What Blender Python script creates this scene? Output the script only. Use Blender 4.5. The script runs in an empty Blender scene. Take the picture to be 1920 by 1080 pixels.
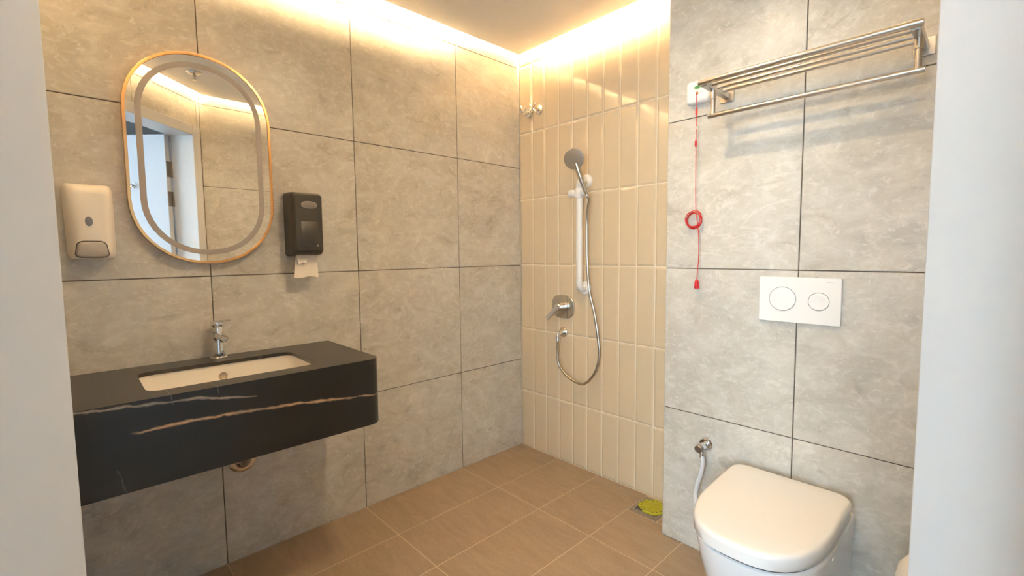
import bpy, bmesh, math, random
from mathutils import Vector, Matrix
random.seed(7)
SC = bpy.context.scene
COL = SC.collection
PI = math.pi

# ------------------------------------------------------------------ camera
F_PX, YAW, PITCH, ROLL = 868.98, 0.8105, -0.0755, -0.0102
CAM = Vector((2.0861, -2.0618, 1.2389))
fw = Vector((-math.sin(YAW)*math.cos(PITCH), math.cos(YAW)*math.cos(PITCH), math.sin(PITCH)))
rt = Vector((math.cos(YAW), math.sin(YAW), 0)); up = rt.cross(fw)
rt, up = (math.cos(ROLL)*rt + math.sin(ROLL)*up), (-math.sin(ROLL)*rt + math.cos(ROLL)*up)
cd = bpy.data.cameras.new('camera'); cam = bpy.data.objects.new('camera', cd); COL.objects.link(cam)
cd.sensor_width = 36; cd.lens = 36*F_PX/1920; cd.clip_start = 0.01
M3 = Matrix((rt, up, -fw)).transposed()
cam.matrix_world = Matrix.Translation(CAM) @ M3.to_4x4()
SC.camera = cam

# ------------------------------------------------------------------ world + exposure
SKY_STRENGTH = 5.1
LED_STRENGTH = 400.0
DOWN_STRENGTH = 560.0
LED_COL = (1.0, 0.70, 0.37, 1)
DOWN_COL = (1.0, 0.76, 0.47, 1)
w = bpy.data.worlds.new('sky'); SC.world = w; w.use_nodes = True
bg = w.node_tree.nodes['Background']
bg.inputs[0].default_value = (0.68, 0.84, 1.0, 1); bg.inputs[1].default_value = SKY_STRENGTH
vs = SC.view_settings
vs.view_transform = 'Standard'; vs.look = 'None'; vs.gamma = 1.0; vs.use_curve_mapping = False
vs.exposure = 1.48

# ------------------------------------------------------------------ materials
class NT:
    def __init__(s, name):
        s.m = bpy.data.materials.new(name); s.m.use_nodes = True
        s.t = s.m.node_tree; s.b = s.t.nodes['Principled BSDF']
    def n(s, kind, **kw):
        o = s.t.nodes.new('ShaderNode'+kind)
        for k, v in kw.items(): setattr(o, k, v)
        return o
    def l(s, a, b): s.t.links.new(a, b)
    def setin(s, sock, v):
        if hasattr(v, 'links') or isinstance(v, bpy.types.NodeSocket): s.l(v, sock)
        else: sock.default_value = v
    def math(s, op, a, b=None, c=None, clamp=False):
        o = s.n('Math', operation=op, use_clamp=clamp)
        for i, v in enumerate((a, b, c)):
            if v is not None: s.setin(o.inputs[i], v)
        return o.outputs[0]
    def mix(s, f, a, b):
        o = s.n('Mix', data_type='RGBA'); s.setin(o.inputs[0], f)
        for i, v in ((6, a), (7, b)):
            if isinstance(v, tuple) and len(v) == 3: v = (*v, 1)
            s.setin(o.inputs[i], v)
        return o.outputs[2]
    def noise(s, vec, scale, detail=4, rough=.5, dist=0):
        o = s.n('TexNoise'); s.l(vec, o.inputs['Vector'])
        o.inputs['Scale'].default_value = scale; o.inputs['Detail'].default_value = detail
        o.inputs['Roughness'].default_value = rough; o.inputs['Distortion'].default_value = dist
        return o.outputs['Fac']
    def ramp(s, f, lo, hi, a=0., b=1.):
        o = s.n('MapRange', clamp=True); s.setin(o.inputs[0], f)
        for i, v in zip((1, 2, 3, 4), (lo, hi, a, b)): o.inputs[i].default_value = v
        return o.outputs[0]
    def bump(s, h, st, dist=.001):
        o = s.n('Bump'); o.inputs['Strength'].default_value = st; o.inputs['Distance'].default_value = dist
        s.l(h, o.inputs['Height']); s.l(o.outputs[0], s.b.inputs['Normal'])
    def coords(s, rnd=False):
        c = s.n('TexCoord').outputs['Object']
        if not rnd: return c
        oi = s.n('ObjectInfo').outputs['Random']
        cx = s.n('CombineXYZ'); s.l(s.math('MULTIPLY', oi, 37.), cx.inputs[0]); s.l(s.math('MULTIPLY', oi, 91.), cx.inputs[1]); s.l(s.math('MULTIPLY', oi, 53.), cx.inputs[2])
        a = s.n('VectorMath', operation='ADD'); s.l(c, a.inputs[0]); s.l(cx.outputs[0], a.inputs[1])
        return a.outputs[0]

def simple(name, col, rough=.4, metal=0., coat=0., noise=0.0, **kw):
    t = NT(name); b = t.b
    b.inputs['Roughness'].default_value = rough; b.inputs['Metallic'].default_value = metal
    b.inputs['Coat Weight'].default_value = coat
    if noise:
        f = t.noise(t.coords(), 30., 2)
        dk = tuple(c*(1-noise) for c in col)
        t.l(t.mix(f, dk, tuple(min(1, c*(1+noise*.5)) for c in col)), b.inputs['Base Color'])
    else:
        b.inputs['Base Color'].default_value = (*col, 1)
    for k, v in kw.items(): b.inputs[k].default_value = v
    return t.m

def stone(name, base, dark, light, rough=.3, vein=.6):
    t = NT(name); c = t.coords(True)
    mp = t.n('Mapping'); t.l(c, mp.inputs[0]); mp.inputs['Rotation'].default_value = (0, .62, 0); mp.inputs['Scale'].default_value = (1, 1, 1.5)
    cs = mp.outputs[0]
    big = t.noise(c, 2.4, 3, .6, .5)
    mid = t.noise(cs, 8., 5, .68, .9)
    fine = t.noise(cs, 36., 3, .68, .8)
    col = t.mix(t.ramp(big, .32, .70), dark, base)
    col = t.mix(t.ramp(mid, .45, .68, 0, .62), col, light)
    col = t.mix(t.ramp(mid, .28, .44, .45, 0), col, tuple(x*.86 for x in dark))
    col = t.mix(t.ramp(fine, .52, .68, 0, .7), col, light)
    col = t.mix(t.ramp(fine, .20, .40, .35, 0), col, tuple(x*.80 for x in dark))
    vn = t.noise(cs, 2.6, 5, .62, 1.6)
    ridge = t.math('SUBTRACT', 1., t.math('MULTIPLY', t.math('ABSOLUTE', t.math('SUBTRACT', vn, .5)), 38.), clamp=True)
    gate = t.ramp(big, .50, .66)
    vf = t.math('MULTIPLY', t.math('MULTIPLY', ridge, gate), vein, clamp=True)
    col = t.mix(vf, col, tuple(min(1, x*1.15) for x in light))
    t.l(col, t.b.inputs['Base Color'])
    t.l(t.ramp(mid, .3, .7, rough-.05, rough+.08), t.b.inputs['Roughness'])
    t.bump(fine, .05, .002)
    return t.m

def floor_stone(name):
    t = NT(name); c = t.coords(True)
    mp = t.n('Mapping'); t.l(c, mp.inputs[0]); mp.inputs['Rotation'].default_value = (0, 0, .7); mp.inputs['Scale'].default_value = (1, 4.5, 1)
    st = t.noise(mp.outputs[0], 6., 4, .6, .8); f = t.noise(c, 140., 2, .6)
    col = t.mix(t.ramp(st, .3, .7), (.295, .218, .145), (.372, .276, .188))
    col = t.mix(t.ramp(f, .35, .65, 0, .35), col, (.235, .168, .112))
    t.l(col, t.b.inputs['Base Color']); t.b.inputs['Roughness'].default_value = .42
    t.bump(f, .15, .001)
    return t.m

def emit(name, col, st):
    t = NT(name); t.b.inputs['Base Color'].default_value = (0.8, 0.8, 0.8, 1)
    t.b.inputs['Emission Color'].default_value = col; t.b.inputs['Emission Strength'].default_value = st
    return t.m

def black_marble(name, veins, z_axis=2):
    """veins: list of (pts[(y, v)], half_width, colour, strength); v = object z (front) or x (top)"""
    t = NT(name); c = t.coords()
    sp = t.n('SeparateXYZ'); t.l(c, sp.inputs[0])
    Y = sp.outputs[1]; V = sp.outputs[z_axis]
    cloud = t.noise(c, 7., 5)
    col = t.mix(cloud, (.0060, .0057, .0054), (.0120, .0110, .0100))
    jit = t.math('MULTIPLY', t.math('SUBTRACT', t.noise(c, 15., 6, .6), .5), .018)
    wv = t.noise(c, 20., 3)
    for pts, hw, vc, st, along in veins:
        A, B = (Y, V) if along == 'y' else (V, Y)
        a0, a1 = pts[0][0], pts[-1][0]
        lo = min(p[1] for p in pts)-.02; hi = max(p[1] for p in pts)+.02
        fc = t.n('FloatCurve'); cv = fc.mapping.curves[0]
        nn = [((p[0]-a0)/(a1-a0), (p[1]-lo)/(hi-lo)) for p in pts]
        cv.points[0].location = nn[0]; cv.points[1].location = nn[-1]
        for q in nn[1:-1]: cv.points.new(*q)
        fc.mapping.update()
        t.l(t.ramp(A, a0, a1), fc.inputs['Value'])
        f = t.math('ADD', t.math('MULTIPLY', fc.outputs[0], hi-lo), lo)
        d = t.math('ABSOLUTE', t.math('SUBTRACT', B, t.math('ADD', f, t.math('MULTIPLY', jit, 1. if hw > .0015 else .3))))
        ww = t.math('MULTIPLY', t.ramp(wv, .3, .7, .35, 1.5), hw)
        m = t.math('SUBTRACT', 1., t.math('DIVIDE', d, ww), clamp=True)
        m = t.math('POWER', m, .85)
        e = (a1-a0)*.04
        inr = t.math('MULTIPLY', t.ramp(A, a0, a0+e), t.ramp(A, a1, a1-e*.3))
        m = t.math('MULTIPLY', t.math('MULTIPLY', m, inr), st, clamp=True)
        vcol = t.mix(t.ramp(t.noise(c, 11., 3), .4, .6), vc, tuple(x*.45+.05 for x in vc))
        col = t.mix(m, col, vcol)
    t.l(col, t.b.inputs['Base Color']); t.b.inputs['Roughness'].default_value = .30 if z_axis == 2 else .30
    t.b.inputs['Specular IOR Level'].default_value = .5 if z_axis == 2 else .9
    return t.m

M = {}
M['stone'] = stone('grey_stone_tile', (.575, .545, .485), (.480, .450, .392), (.680, .655, .600))
M['grout_dark'] = simple('dark_grout', (.115, .098, .078), .9, noise=.2)
M['cream'] = simple('cream_glazed_tile', (.690, .560, .385), .07, coat=.3, noise=.04)
M['grout_cream'] = simple('cream_grout', (.90, .83, .70), .9, noise=.05)
M['floor'] = floor_stone('brown_floor_tile')
M['grout_floor'] = simple('tan_grout', (.58, .46, .33), .9, noise=.15)
M['paint'] = simple('white_ceiling_paint', (.88, .86, .83), .8, noise=.03)
M['frame_white'] = simple('white_door_paint', (.63, .625, .615), .38, noise=.03)
M['leaf_white'] = simple('pale_door_paint', (.58, .61, .65), .4, noise=.03)
M['corr'] = simple('corridor_paint', (.80, .80, .80), .8, noise=.03)
M['corr_floor'] = simple('corridor_floor', (.42, .39, .36), .5, noise=.15)
M['chrome'] = simple('chrome', (.78, .78, .79), .07, 1.)
M['steel'] = simple('brushed_steel', (.60, .56, .51), .28, 1., noise=.08)
M['spray'] = simple('grey_spray_face', (.23, .195, .155), .35)
M['drain_grey'] = simple('dull_drain_plate', (.30, .265, .23), .45, .6, noise=.15)
M['steel_dark'] = simple('dull_steel', (.36, .33, .30), .34, 1., noise=.1)
M['nickel'] = simple('satin_nickel', (.60, .55, .48), .24, 1., noise=.05)
M['gold'] = simple('copper_gold', (.80, .46, .20), .25, 1.)
M['mirror'] = simple('mirror_silver', (.90, .895, .88), .0, 1.)
M['frost'] = simple('frosted_band', (.36, .325, .30), .5, 0.)
M['white_plastic'] = simple('white_plastic', (.82, .81, .79), .3)
M['cream_plastic'] = simple('off_white_plastic', (.83, .77, .69), .32)
M['grey_plastic'] = simple('grey_plastic', (.38, .355, .33), .35)
M['dark_plastic'] = simple('charcoal_plastic', (.034, .032, .029), .42)
M['darker_plastic'] = simple('charcoal_panel', (.024, .023, .0215), .38)
M['window_grey'] = simple('grey_viewing_window', (.20, .18, .165), .15)
M['window_blue'] = simple('slate_viewing_window', (.19, .20, .24), .15)
M['paper'] = simple('tissue_paper', (.84, .76, .66), .95, noise=.05)
M['ceramic'] = simple('white_ceramic', (.84, .835, .83), .08, coat=.4)
M['lid_plastic'] = simple('toilet_lid', (.84, .815, .785), .14, coat=.3)
M['sink'] = simple('sink_ceramic', (.84, .80, .74), .12, coat=.3)
M['ring_grey'] = simple('grey_gap', (.22, .22, .23), .5)
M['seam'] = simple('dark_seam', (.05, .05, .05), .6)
M['red'] = simple('red_cord', (.55, .012, .018), .45)
M['bead'] = simple('clear_bead', (.85, .62, .42), .2)
M['green'] = simple('green_button', (.07, .26, .085), .35)
M['green_rim'] = simple('pale_green_rim', (.52, .66, .52), .35)
M['brass'] = simple('brass', (.50, .30, .14), .35, 1.)
M['hose_white'] = simple('white_hose', (.76, .76, .77), .35)
M['grey_mark'] = simple('grey_print', (.45, .45, .45), .6)
M['lime'] = simple('lime_silicone', (.42, .40, .012), .45, noise=.2)
M['lime_dark'] = simple('lime_holes', (.10, .11, .02), .7)
M['hinge'] = simple('aged_steel_hinge', (.30, .27, .23), .35, 1., noise=.15)
M['black_hole'] = simple('dark_opening', (.02, .018, .015), .6)
M['led'] = emit('warm_led', LED_COL, LED_STRENGTH*5.0)
M['led_soft'] = emit('warm_led_soft', LED_COL, LED_STRENGTH*1.0)
M['lamp'] = emit('downlight_lens', DOWN_COL, DOWN_STRENGTH)
gl = NT('window_glass'); _tr = gl.n('BsdfTransparent'); _gs = gl.n('BsdfGlossy'); _gs.inputs['Roughness'].default_value = .02
_tr.inputs[0].default_value = (.95, .97, .97, 1); _mx = gl.n('MixShader'); _fr = gl.n('Fresnel'); _fr.inputs[0].default_value = 1.3
gl.l(_fr.outputs[0], _mx.inputs[0]); gl.l(_tr.outputs[0], _mx.inputs[1]); gl.l(_gs.outputs[0], _mx.inputs[2])
gl.l(_mx.outputs[0], gl.t.nodes['Material Output'].inputs[0])
M['glass'] = gl.m

# ------------------------------------------------------------------ mesh helpers (world coordinates)
ORG = {}
def empty(name, loc, label, cat, group=None):
    o = bpy.data.objects.new(name, None); COL.objects.link(o); o.location = loc
    o.empty_display_size = .05
    o['label'] = label; o['category'] = cat
    if group: o['group'] = group
    ORG[o] = Vector(loc); return o
def obj(name, vf, mat, parent=None, smooth=True, bevel=0., seg=2, label=None, cat=None, group=None, kind=None, sharp=35, origin=None):
    v, f = vf
    org = ORG[parent] if parent is not None else Vector(origin or (0, 0, 0))
    me = bpy.data.meshes.new(name)
    me.from_pydata([(p[0]-org[0], p[1]-org[1], p[2]-org[2]) for p in v], [], f)
    bm = bmesh.new(); bm.from_mesh(me); bmesh.ops.recalc_face_normals(bm, faces=bm.faces); bm.to_mesh(me); bm.free()
    me.materials.append(M[mat] if isinstance(mat, str) else mat)
    if smooth:
        me.polygons.foreach_set('use_smooth', [True]*len(me.polygons)); me.set_sharp_from_angle(angle=math.radians(sharp))
    o = bpy.data.objects.new(name, me); COL.objects.link(o)
    if parent is not None: o.parent = parent; ORG[o] = org
    else: o.location = org; ORG[o] = org
    if bevel:
        b = o.modifiers.new('bevel', 'BEVEL'); b.width = bevel; b.segments = seg; b.limit_method = 'ANGLE'; b.angle_limit = math.radians(40)
    if label: o['label'] = label
    if cat: o['category'] = cat
    if group: o['group'] = group
    if kind: o['kind'] = kind
    return o
def join(*vfs):
    V, Fc = [], []
    for v, f in vfs:
        n = len(V); V += list(v); Fc += [tuple(i+n for i in q) for q in f]
    return V, Fc
def box(x0, x1, y0, y1, z0, z1):
    v = [(x, y, z) for z in (z0, z1) for y in (y0, y1) for x in (x0, x1)]
    return v, [(0, 2, 3, 1), (4, 5, 7, 6), (0, 1, 5, 4), (2, 6, 7, 3), (0, 4, 6, 2), (1, 3, 7, 5)]
def basis(d):
    d = Vector(d).normalized(); a = Vector((0, 0, 1)) if abs(d.z) < .9 else Vector((1, 0, 0))
    u = d.cross(a).normalized(); return u, d.cross(u).normalized(), d
def loft(rings, cap=(True, True)):
    n = len(rings[0]); v = [tuple(p) for r in rings for p in r]; f = []
    for i in range(len(rings)-1):
        for j in range(n):
            k = (j+1) % n; f.append((i*n+j, i*n+k, (i+1)*n+k, (i+1)*n+j))
    if cap[0]: f.append(tuple(range(n-1, -1, -1)))
    if cap[1]: f.append(tuple(range((len(rings)-1)*n, len(rings)*n)))
    return v, f
def lathe(org, axis, prof, n=24, cap=(True, True)):
    u, w_, d = basis(axis); o = Vector(org)
    return loft([[o+d*h+(u*math.cos(2*PI*k/n)+w_*math.sin(2*PI*k/n))*r for k in range(n)] for r, h in prof], cap)
def catmull(pts, sub=8):
    P = [Vector(p) for p in pts]; P = [P[0]*2-P[1]]+P+[P[-1]*2-P[-2]]; out = []
    for i in range(1, len(P)-2):
        for k in range(sub):
            t = k/sub; a, b, c, d = P[i-1:i+3]
            out.append(.5*((2*b)+(c-a)*t+(2*a-5*b+4*c-d)*t*t+(3*b-a-3*c+d)*t**3))
    out.append(P[-2]); return out
def tube(path, r, n=10, cap=True):
    P = [Vector(p) for p in path]; rings = []; u = None
    for i, p in enumerate(P):
        d = (P[min(i+1, len(P)-1)]-P[max(i-1, 0)]).normalized()
        if u is None: u, w_, _ = basis(d)
        else:
            u = (u-d*u.dot(d)).normalized(); w_ = d.cross(u)
        rr = r[i] if isinstance(r, (list, tuple)) else r
        rings.append([p+(u*math.cos(2*PI*k/n)+w_*math.sin(2*PI*k/n))*rr for k in range(n)])
    return loft(rings, (cap, cap))
def rrect(cx, cy, w_, h, r, n=6):
    out = []
    for sx, sy, a0 in ((1, 1, 0), (-1, 1, 90), (-1, -1, 180), (1, -1, 270)):
        for k in range(n+1):
            a = math.radians(a0+90*k/n)
            out.append((cx+sx*(w_/2-r)+r*math.cos(a), cy+sy*(h/2-r)+r*math.sin(a)))
    return out
def ell(cx, cy, a, b, n=28, e=1.):
    o = []
    for k in range(n):
        t = 2*PI*k/n; c, s = math.cos(t), math.sin(t)
        o.append((cx+a*math.copysign(abs(c)**e, c), cy+b*math.copysign(abs(s)**e, s)))
    return o
XW = lambda poly, x: [(x, p[0], p[1]) for p in poly]      # poly in (y,z) at x
YW = lambda poly, y: [(p[0], y, p[1]) for p in poly]      # poly in (x,z) at y
ZW = lambda poly, z: [(p[0], p[1], z) for p in poly]
def ringsolid(outer0, inner0, outer1, inner1):
    """closed ring between two outlines at two depths"""
    n = len(outer0); v = [tuple(p) for r in (outer0, inner0, outer1, inner1) for p in r]; f = []
    for j in range(n):
        k = (j+1) % n
        f += [(j, k, n+k, n+j), (2*n+j, 3*n+j, 3*n+k, 2*n+k), (j, 2*n+j, 2*n+k, k), (n+j, n+k, 3*n+k, 3*n+j)]
    return v, f
def slab_with_hole(outer, inner, z0, z1):
    bm = bmesh.new(); ed = []
    for loop in (outer, inner):
        vs_ = [bm.verts.new((p[0], p[1], z0)) for p in loop]
        ed += [bm.edges.new((vs_[i], vs_[(i+1) % len(vs_)])) for i in range(len(vs_))]
    bmesh.ops.triangle_fill(bm, use_beauty=True, edges=ed)
    ex = bmesh.ops.extrude_face_region(bm, geom=list(bm.faces))
    for g in ex['geom']:
        if isinstance(g, bmesh.types.BMVert): g.co.z = z1
    bm.verts.index_update()
    v = [tuple(q.co) for q in bm.verts]; f = [tuple(q.index for q in fc.verts) for fc in bm.faces]; bm.free()
    return v, f

# ------------------------------------------------------------------ room dimensions
W, YN, DX, DY = 2.11, -2.15, 1.1189, -0.2473        # right wall, near wall, inner corner of the toilet wall
S2 = math.sqrt(.5); DO = Vector((2.075, -1.31, 0)); DA = Vector((-S2, -S2, 0)); DD = Vector((S2, -S2, 0))
def dw(al, dep, z=0): return DO+DA*al+DD*dep+Vector((0, 0, z))    # along the slanted door wall, outwards through it
A_C = -.05; A_N = 1.188; A_R, A_L = .055, 1.089; HEAD = 2.11; REV = .15
ZT = 2.62; ZC = 2.42; GAP = .045

# ---- tiles
TM = {}
def tile_mesh(w_, h, bev, dep, th, mat):
    key = (round(w_, 4), round(h, 4), mat)
    if key in TM: return TM[key]
    a, b = w_/2, h/2
    rings = [[(-a, y_, -b), (a, y_, -b), (a, y_, b), (-a, y_, b)] for y_ in (th, dep)]
    v = rings[0]+rings[1]+[(-a+bev, 0, -b+bev), (a-bev, 0, -b+bev), (a-bev, 0, b-bev), (-a+bev, 0, b-bev)]
    f = []
    for i in (0, 4):
        for j in range(4):
            k = (j+1) % 4; f.append((i+j, i+k, i+4+k, i+4+j))
    f.append((8, 9, 10, 11))
    me = bpy.data.meshes.new('tile'); me.from_pydata(v, [], f); me.materials.append(M[mat]); TM[key] = me
    return me
def place_tile(parent, me, loc, rot):
    o = bpy.data.objects.new('tile', me); COL.objects.link(o); o.parent = parent; o.location = loc; o.rotation_euler = rot
    return o
def tile_wall(parent, org, rz, us, zs, mat, gap, bev, dep, th=.006, skip=None):
    """us / zs: joint positions along the wall and up; the wall's tile face passes through org, faces local -Y turned by rz"""
    ux = Vector((math.cos(rz), math.sin(rz), 0)); o = Vector(org)
    for i in range(len(us)-1):
        for j in range(len(zs)-1):
            u0, u1, z0, z1 = us[i], us[i+1], zs[j], zs[j+1]
            if skip and skip(u0, u1, z0, z1): continue
            me = tile_mesh(u1-u0-gap, z1-z0-gap, bev, dep, th, mat)
            p = o+ux*((u0+u1)/2); place_tile(parent, me, (p.x, p.y, (z0+z1)/2), (0, 0, rz))
def struct(name, vf, mat, label, cat, smooth=False):
    return obj(name, vf, mat, None, smooth=smooth, label=label, cat=cat, kind='structure')
G = .0025; T = .15
def quadwall(p0, p1, nrm, z0, z1, t=T, off=G):
    """wall slab between plan points, face set back by off from the tile face, thickness t away from nrm (nrm points into the room)"""
    p0, p1, n = Vector((*p0, 0)), Vector((*p1, 0)), Vector((*nrm, 0))
    a, b = p0-n*off, p1-n*off; c, d = p1-n*t, p0-n*t
    v = [(q.x, q.y, z) for z in (z0, z1) for q in (a, b, c, d)]
    return v, [(0, 1, 2, 3), (4, 7, 6, 5), (0, 4, 5, 1), (1, 5, 6, 2), (2, 6, 7, 3), (3, 7, 4, 0)]

# floor
fl = struct('floor', ([(-.15, .15, -.0005), (W+.15, .15, -.0005), (W+.15, -1.42, -.0005), (1.22, YN-.15, -.0005), (-.15, YN-.15, -.0005),
                       (-.15, .15, -.1), (W+.15, .15, -.1), (W+.15, -1.42, -.1), (1.22, YN-.15, -.1), (-.15, YN-.15, -.1)],
                      [(0, 1, 2, 3, 4), (5, 9, 8, 7, 6)]+[(i, i+5, (i+1) % 5+5, (i+1) % 5) for i in range(5)]),
            'grout_floor', 'brown rectangular porcelain floor tiles with pale joints', 'floor')
fxs = [0, .3065, .6012, .9042, 1.2092, 1.5115, 1.8138, 2.11]; fys = [YN, -1.6735, -1.079, -.4866, 0]
DR = (.9042, 1.0562, -.187, -.012)   # drain cut-out
def clip_poly(poly, a, b, c):        # keep a*x+b*y<=c
    out = []
    for i in range(len(poly)):
        p, q = poly[i], poly[(i+1) % len(poly)]; dp, dq = a*p[0]+b*p[1]-c, a*q[0]+b*q[1]-c
        if dp <= 0: out.append(p)
        if dp*dq < 0:
            t = dp/(dp-dq); out.append((p[0]+(q[0]-p[0])*t, p[1]+(q[1]-p[1])*t))
    return out
def floor_tile(x0, x1, y0, y1):
    g = .0021
    poly = [(x0+g, y0+g), (x1-g, y0+g), (x1-g, y1-g), (x0+g, y1-g)]
    poly = clip_poly(poly, 1, -1, 3.385)      # slanted door wall
    if len(poly) < 3: return
    cx, cy = (x0+x1)/2, (y0+y1)/2
    me = bpy.data.meshes.new('tile'); n = len(poly)
    v = [(p[0]-cx, p[1]-cy, 0) for p in poly]+[(p[0]-cx, p[1]-cy, -.006) for p in poly]
    me.from_pydata(v, [], [tuple(range(n))]+[(i, i+n, (i+1) % n+n, (i+1) % n) for i in range(n)]); me.materials.append(M['floor'])
    place_tile(fl, me, (cx, cy, 0), (0, 0, 0))
for i in range(len(fxs)-1):
    for j in range(len(fys)-1):
        x0, x1, y0, y1 = fxs[i], fxs[i+1], fys[j], fys[j+1]
        if i == 3 and j == 3:      # tile round the drain, cut into three
            floor_tile(x0, x1, y0, DR[2]); floor_tile(DR[1], x1, DR[2], 0); continue
        if x0 >= DX and y0 > DY-.05: continue
        if x0 >= DX and y1 > DY: y1 = DY
        floor_tile(x0, x1, y0, y1)

# walls
z_l = [0, .5615, 1.1615, 1.7615, 2.3615, ZT]
wl = struct('wall_left', quadwall((0, .0), (0, YN), (1, 0), 0, ZT), 'grout_dark', 'grey beige stone tiled wall behind the mirror and the black vanity', 'wall')
tile_wall(wl, (0, 0, 0), PI/2, [YN, -1.6727, -1.0778, -.4829, 0], z_l, 'stone', .0035, .0012, .0012)
wb = struct('wall_back', quadwall((-.15, 0), (DX+.02, 0), (0, -1), 0, ZT, off=.0037), 'grout_cream', 'cream glazed bevelled tile wall of the shower corner', 'wall')
tile_wall(wb, (0, 0, 0), 0, [0]+[.1082+.1027*k for k in range(10)]+[DX], [0, .3639, .7639, 1.1639, 1.5639, 1.9639, 2.3639, ZT], 'cream', .0030, .010, .0036, .008)
wi = struct('wall_inner', quadwall((DX+.004, DY), (W+.15, DY), (0, -1), 0, ZT, t=.24), 'grout_dark', 'grey stone tiled projecting wall behind the toilet', 'wall')
z_t = [0, .5745, 1.1689, 1.7627, 2.3566, ZT]
tile_wall(wi, (0, DY, 0), 0, [DX, 1.6104, W], z_t, 'stone', .0035, .0012, .0012)
tile_wall(wi, (DX, 0, 0), -PI/2, [0, -DY], z_t, 'stone', .0035, .0012, .0012)
wr = struct('wall_right', quadwall((W, DY), (W, -1.275), (-1, 0), 0, ZT), 'grout_dark', 'grey stone tiled wall to the right of the toilet', 'wall')
tile_wall(wr, (W, 0, 0), -PI/2, [-DY, .66, 1.275], z_l, 'stone', .0035, .0012, .0012)
wn = struct('wall_near', quadwall((-.15, YN), (1.235, YN), (0, 1), 0, ZT), 'grout_dark', 'grey stone tiled wall at the left end of the vanity', 'wall')
tile_wall(wn, (0, YN, 0), PI, [-1.235, -.6, 0], z_l, 'stone', .0035, .0012, .0012)
# slanted door wall: left pier, right pier, lintel in one structure
def dbox(a0, a1, d0, d1, z0, z1):
    v = [tuple(dw(a, d, z)) for z in (z0, z1) for d in (d0, d1) for a in (a0, a1)]
    return v, box(0, 1, 0, 1, 0, 1)[1]
CW = .07
wd = struct('wall_door', join(dbox(A_C-.12, A_R-.012, G, REV-.01, 0, ZT), dbox(A_L+.012, 3.2, G, REV-.01, 0, ZT), dbox(A_R-.012, A_L+.012, G, REV-.01, HEAD+.012, ZT)),
            'grout_dark', 'slanted stone tiled wall round the doorway', 'wall')
rzd = -math.radians(135)
tile_wall(wd, (DO.x, DO.y, 0), rzd, [A_R-CW, .56, A_L+CW], [HEAD+CW-.005, 2.3615, ZT], 'stone', .0035, .0012, .0012)
tile_wall(wd, (DO.x, DO.y, 0), rzd, [A_C, A_R-CW], z_l, 'stone', .0035, .0012, .0012)
tile_wall(wd, (DO.x, DO.y, 0), rzd, [A_L+CW, A_N], z_l, 'stone', .0035, .0012, .0012)
# door frame (lining + architraves)
tr = struct('trim_1', join(dbox(A_R-.012, A_R, -.012, REV, 0, HEAD+.012), dbox(A_L, A_L+.012, -.012, REV, 0, HEAD+.012), dbox(A_R, A_L, -.012, REV, HEAD, HEAD+.012)),
            'frame_white', 'white painted door lining that flanks the doorway', 'door frame')
for nm, a in (('architrave', (A_R-CW, A_R-.0005, -.016, -.0005, 0, HEAD+CW)), ('architrave', (A_L+.0005, A_L+CW, -.016, -.0005, 0, HEAD+CW)), ('architrave', (A_R-.0005, A_L+.0005, -.016, -.0005, HEAD+.0005, HEAD+CW))):
    obj(nm, dbox(*a), 'frame_white', tr, smooth=False, bevel=.003)
# door leaf, swung open outwards
dr = obj('door_1', dbox(A_R+.006, A_R+.05, REV+.008, REV+.96, .012, HEAD-.004), 'leaf_white', None, smooth=False, bevel=.002,
         label='pale blue white door leaf swung open, seen in the mirror', cat='door', kind='structure')
for z0, z1 in ((1.81, 1.92), (1.60, 1.705), (.25, .355)):
    h = obj('hinge', dbox(A_R+.006, A_R+.046, REV+.0045, REV+.0085, z0, z1), 'hinge', dr, smooth=False)
    obj('knuckle', lathe(dw(A_R+.004, REV+.002, z0), (0, 0, 1), [(.006, 0), (.006, z1-z0)], 12), 'hinge', h)
hk = obj('robe_hook', lathe(dw(A_R+.05, .40, 1.75), DA, [(.02, 0), (.02, .006), (.007, .009), (.006, .035), (.011, .037), (.011, .043)], 20), 'chrome', dr, label='small chrome hook on the door')
obj('prong', tube(catmull([dw(A_R+.06, .40, 1.745), dw(A_R+.075, .40, 1.728), dw(A_R+.095, .40, 1.73), dw(A_R+.1, .40, 1.745)], 6), .005), 'chrome', hk)

# ceiling: lowered panel with an open cove all round, slab above
def inset_poly():
    g = GAP; c = 3.385-g*math.sqrt(2)
    return [(g, -g), (DX-g, -g), (DX-g, DY-g), (W-g, DY-g), (W-g, W-g-c), (YN+g+c, YN+g), (g, YN+g)]
ip = inset_poly()
ce = struct('ceiling', loft([ZW(ip, ZC), ZW(ip, ZC+.015)]), 'paint', 'lowered white ceiling panel with a lit gap round its edge', 'ceiling')
op = [(-.15, .15), (W+.15, .15), (W+.15, -1.42), (1.22, YN-.15), (-.15, YN-.15)]
obj('cove_slab', loft([ZW(op, ZT+.001), ZW(op, ZT+.12)]), 'paint', ce, smooth=False)
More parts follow.
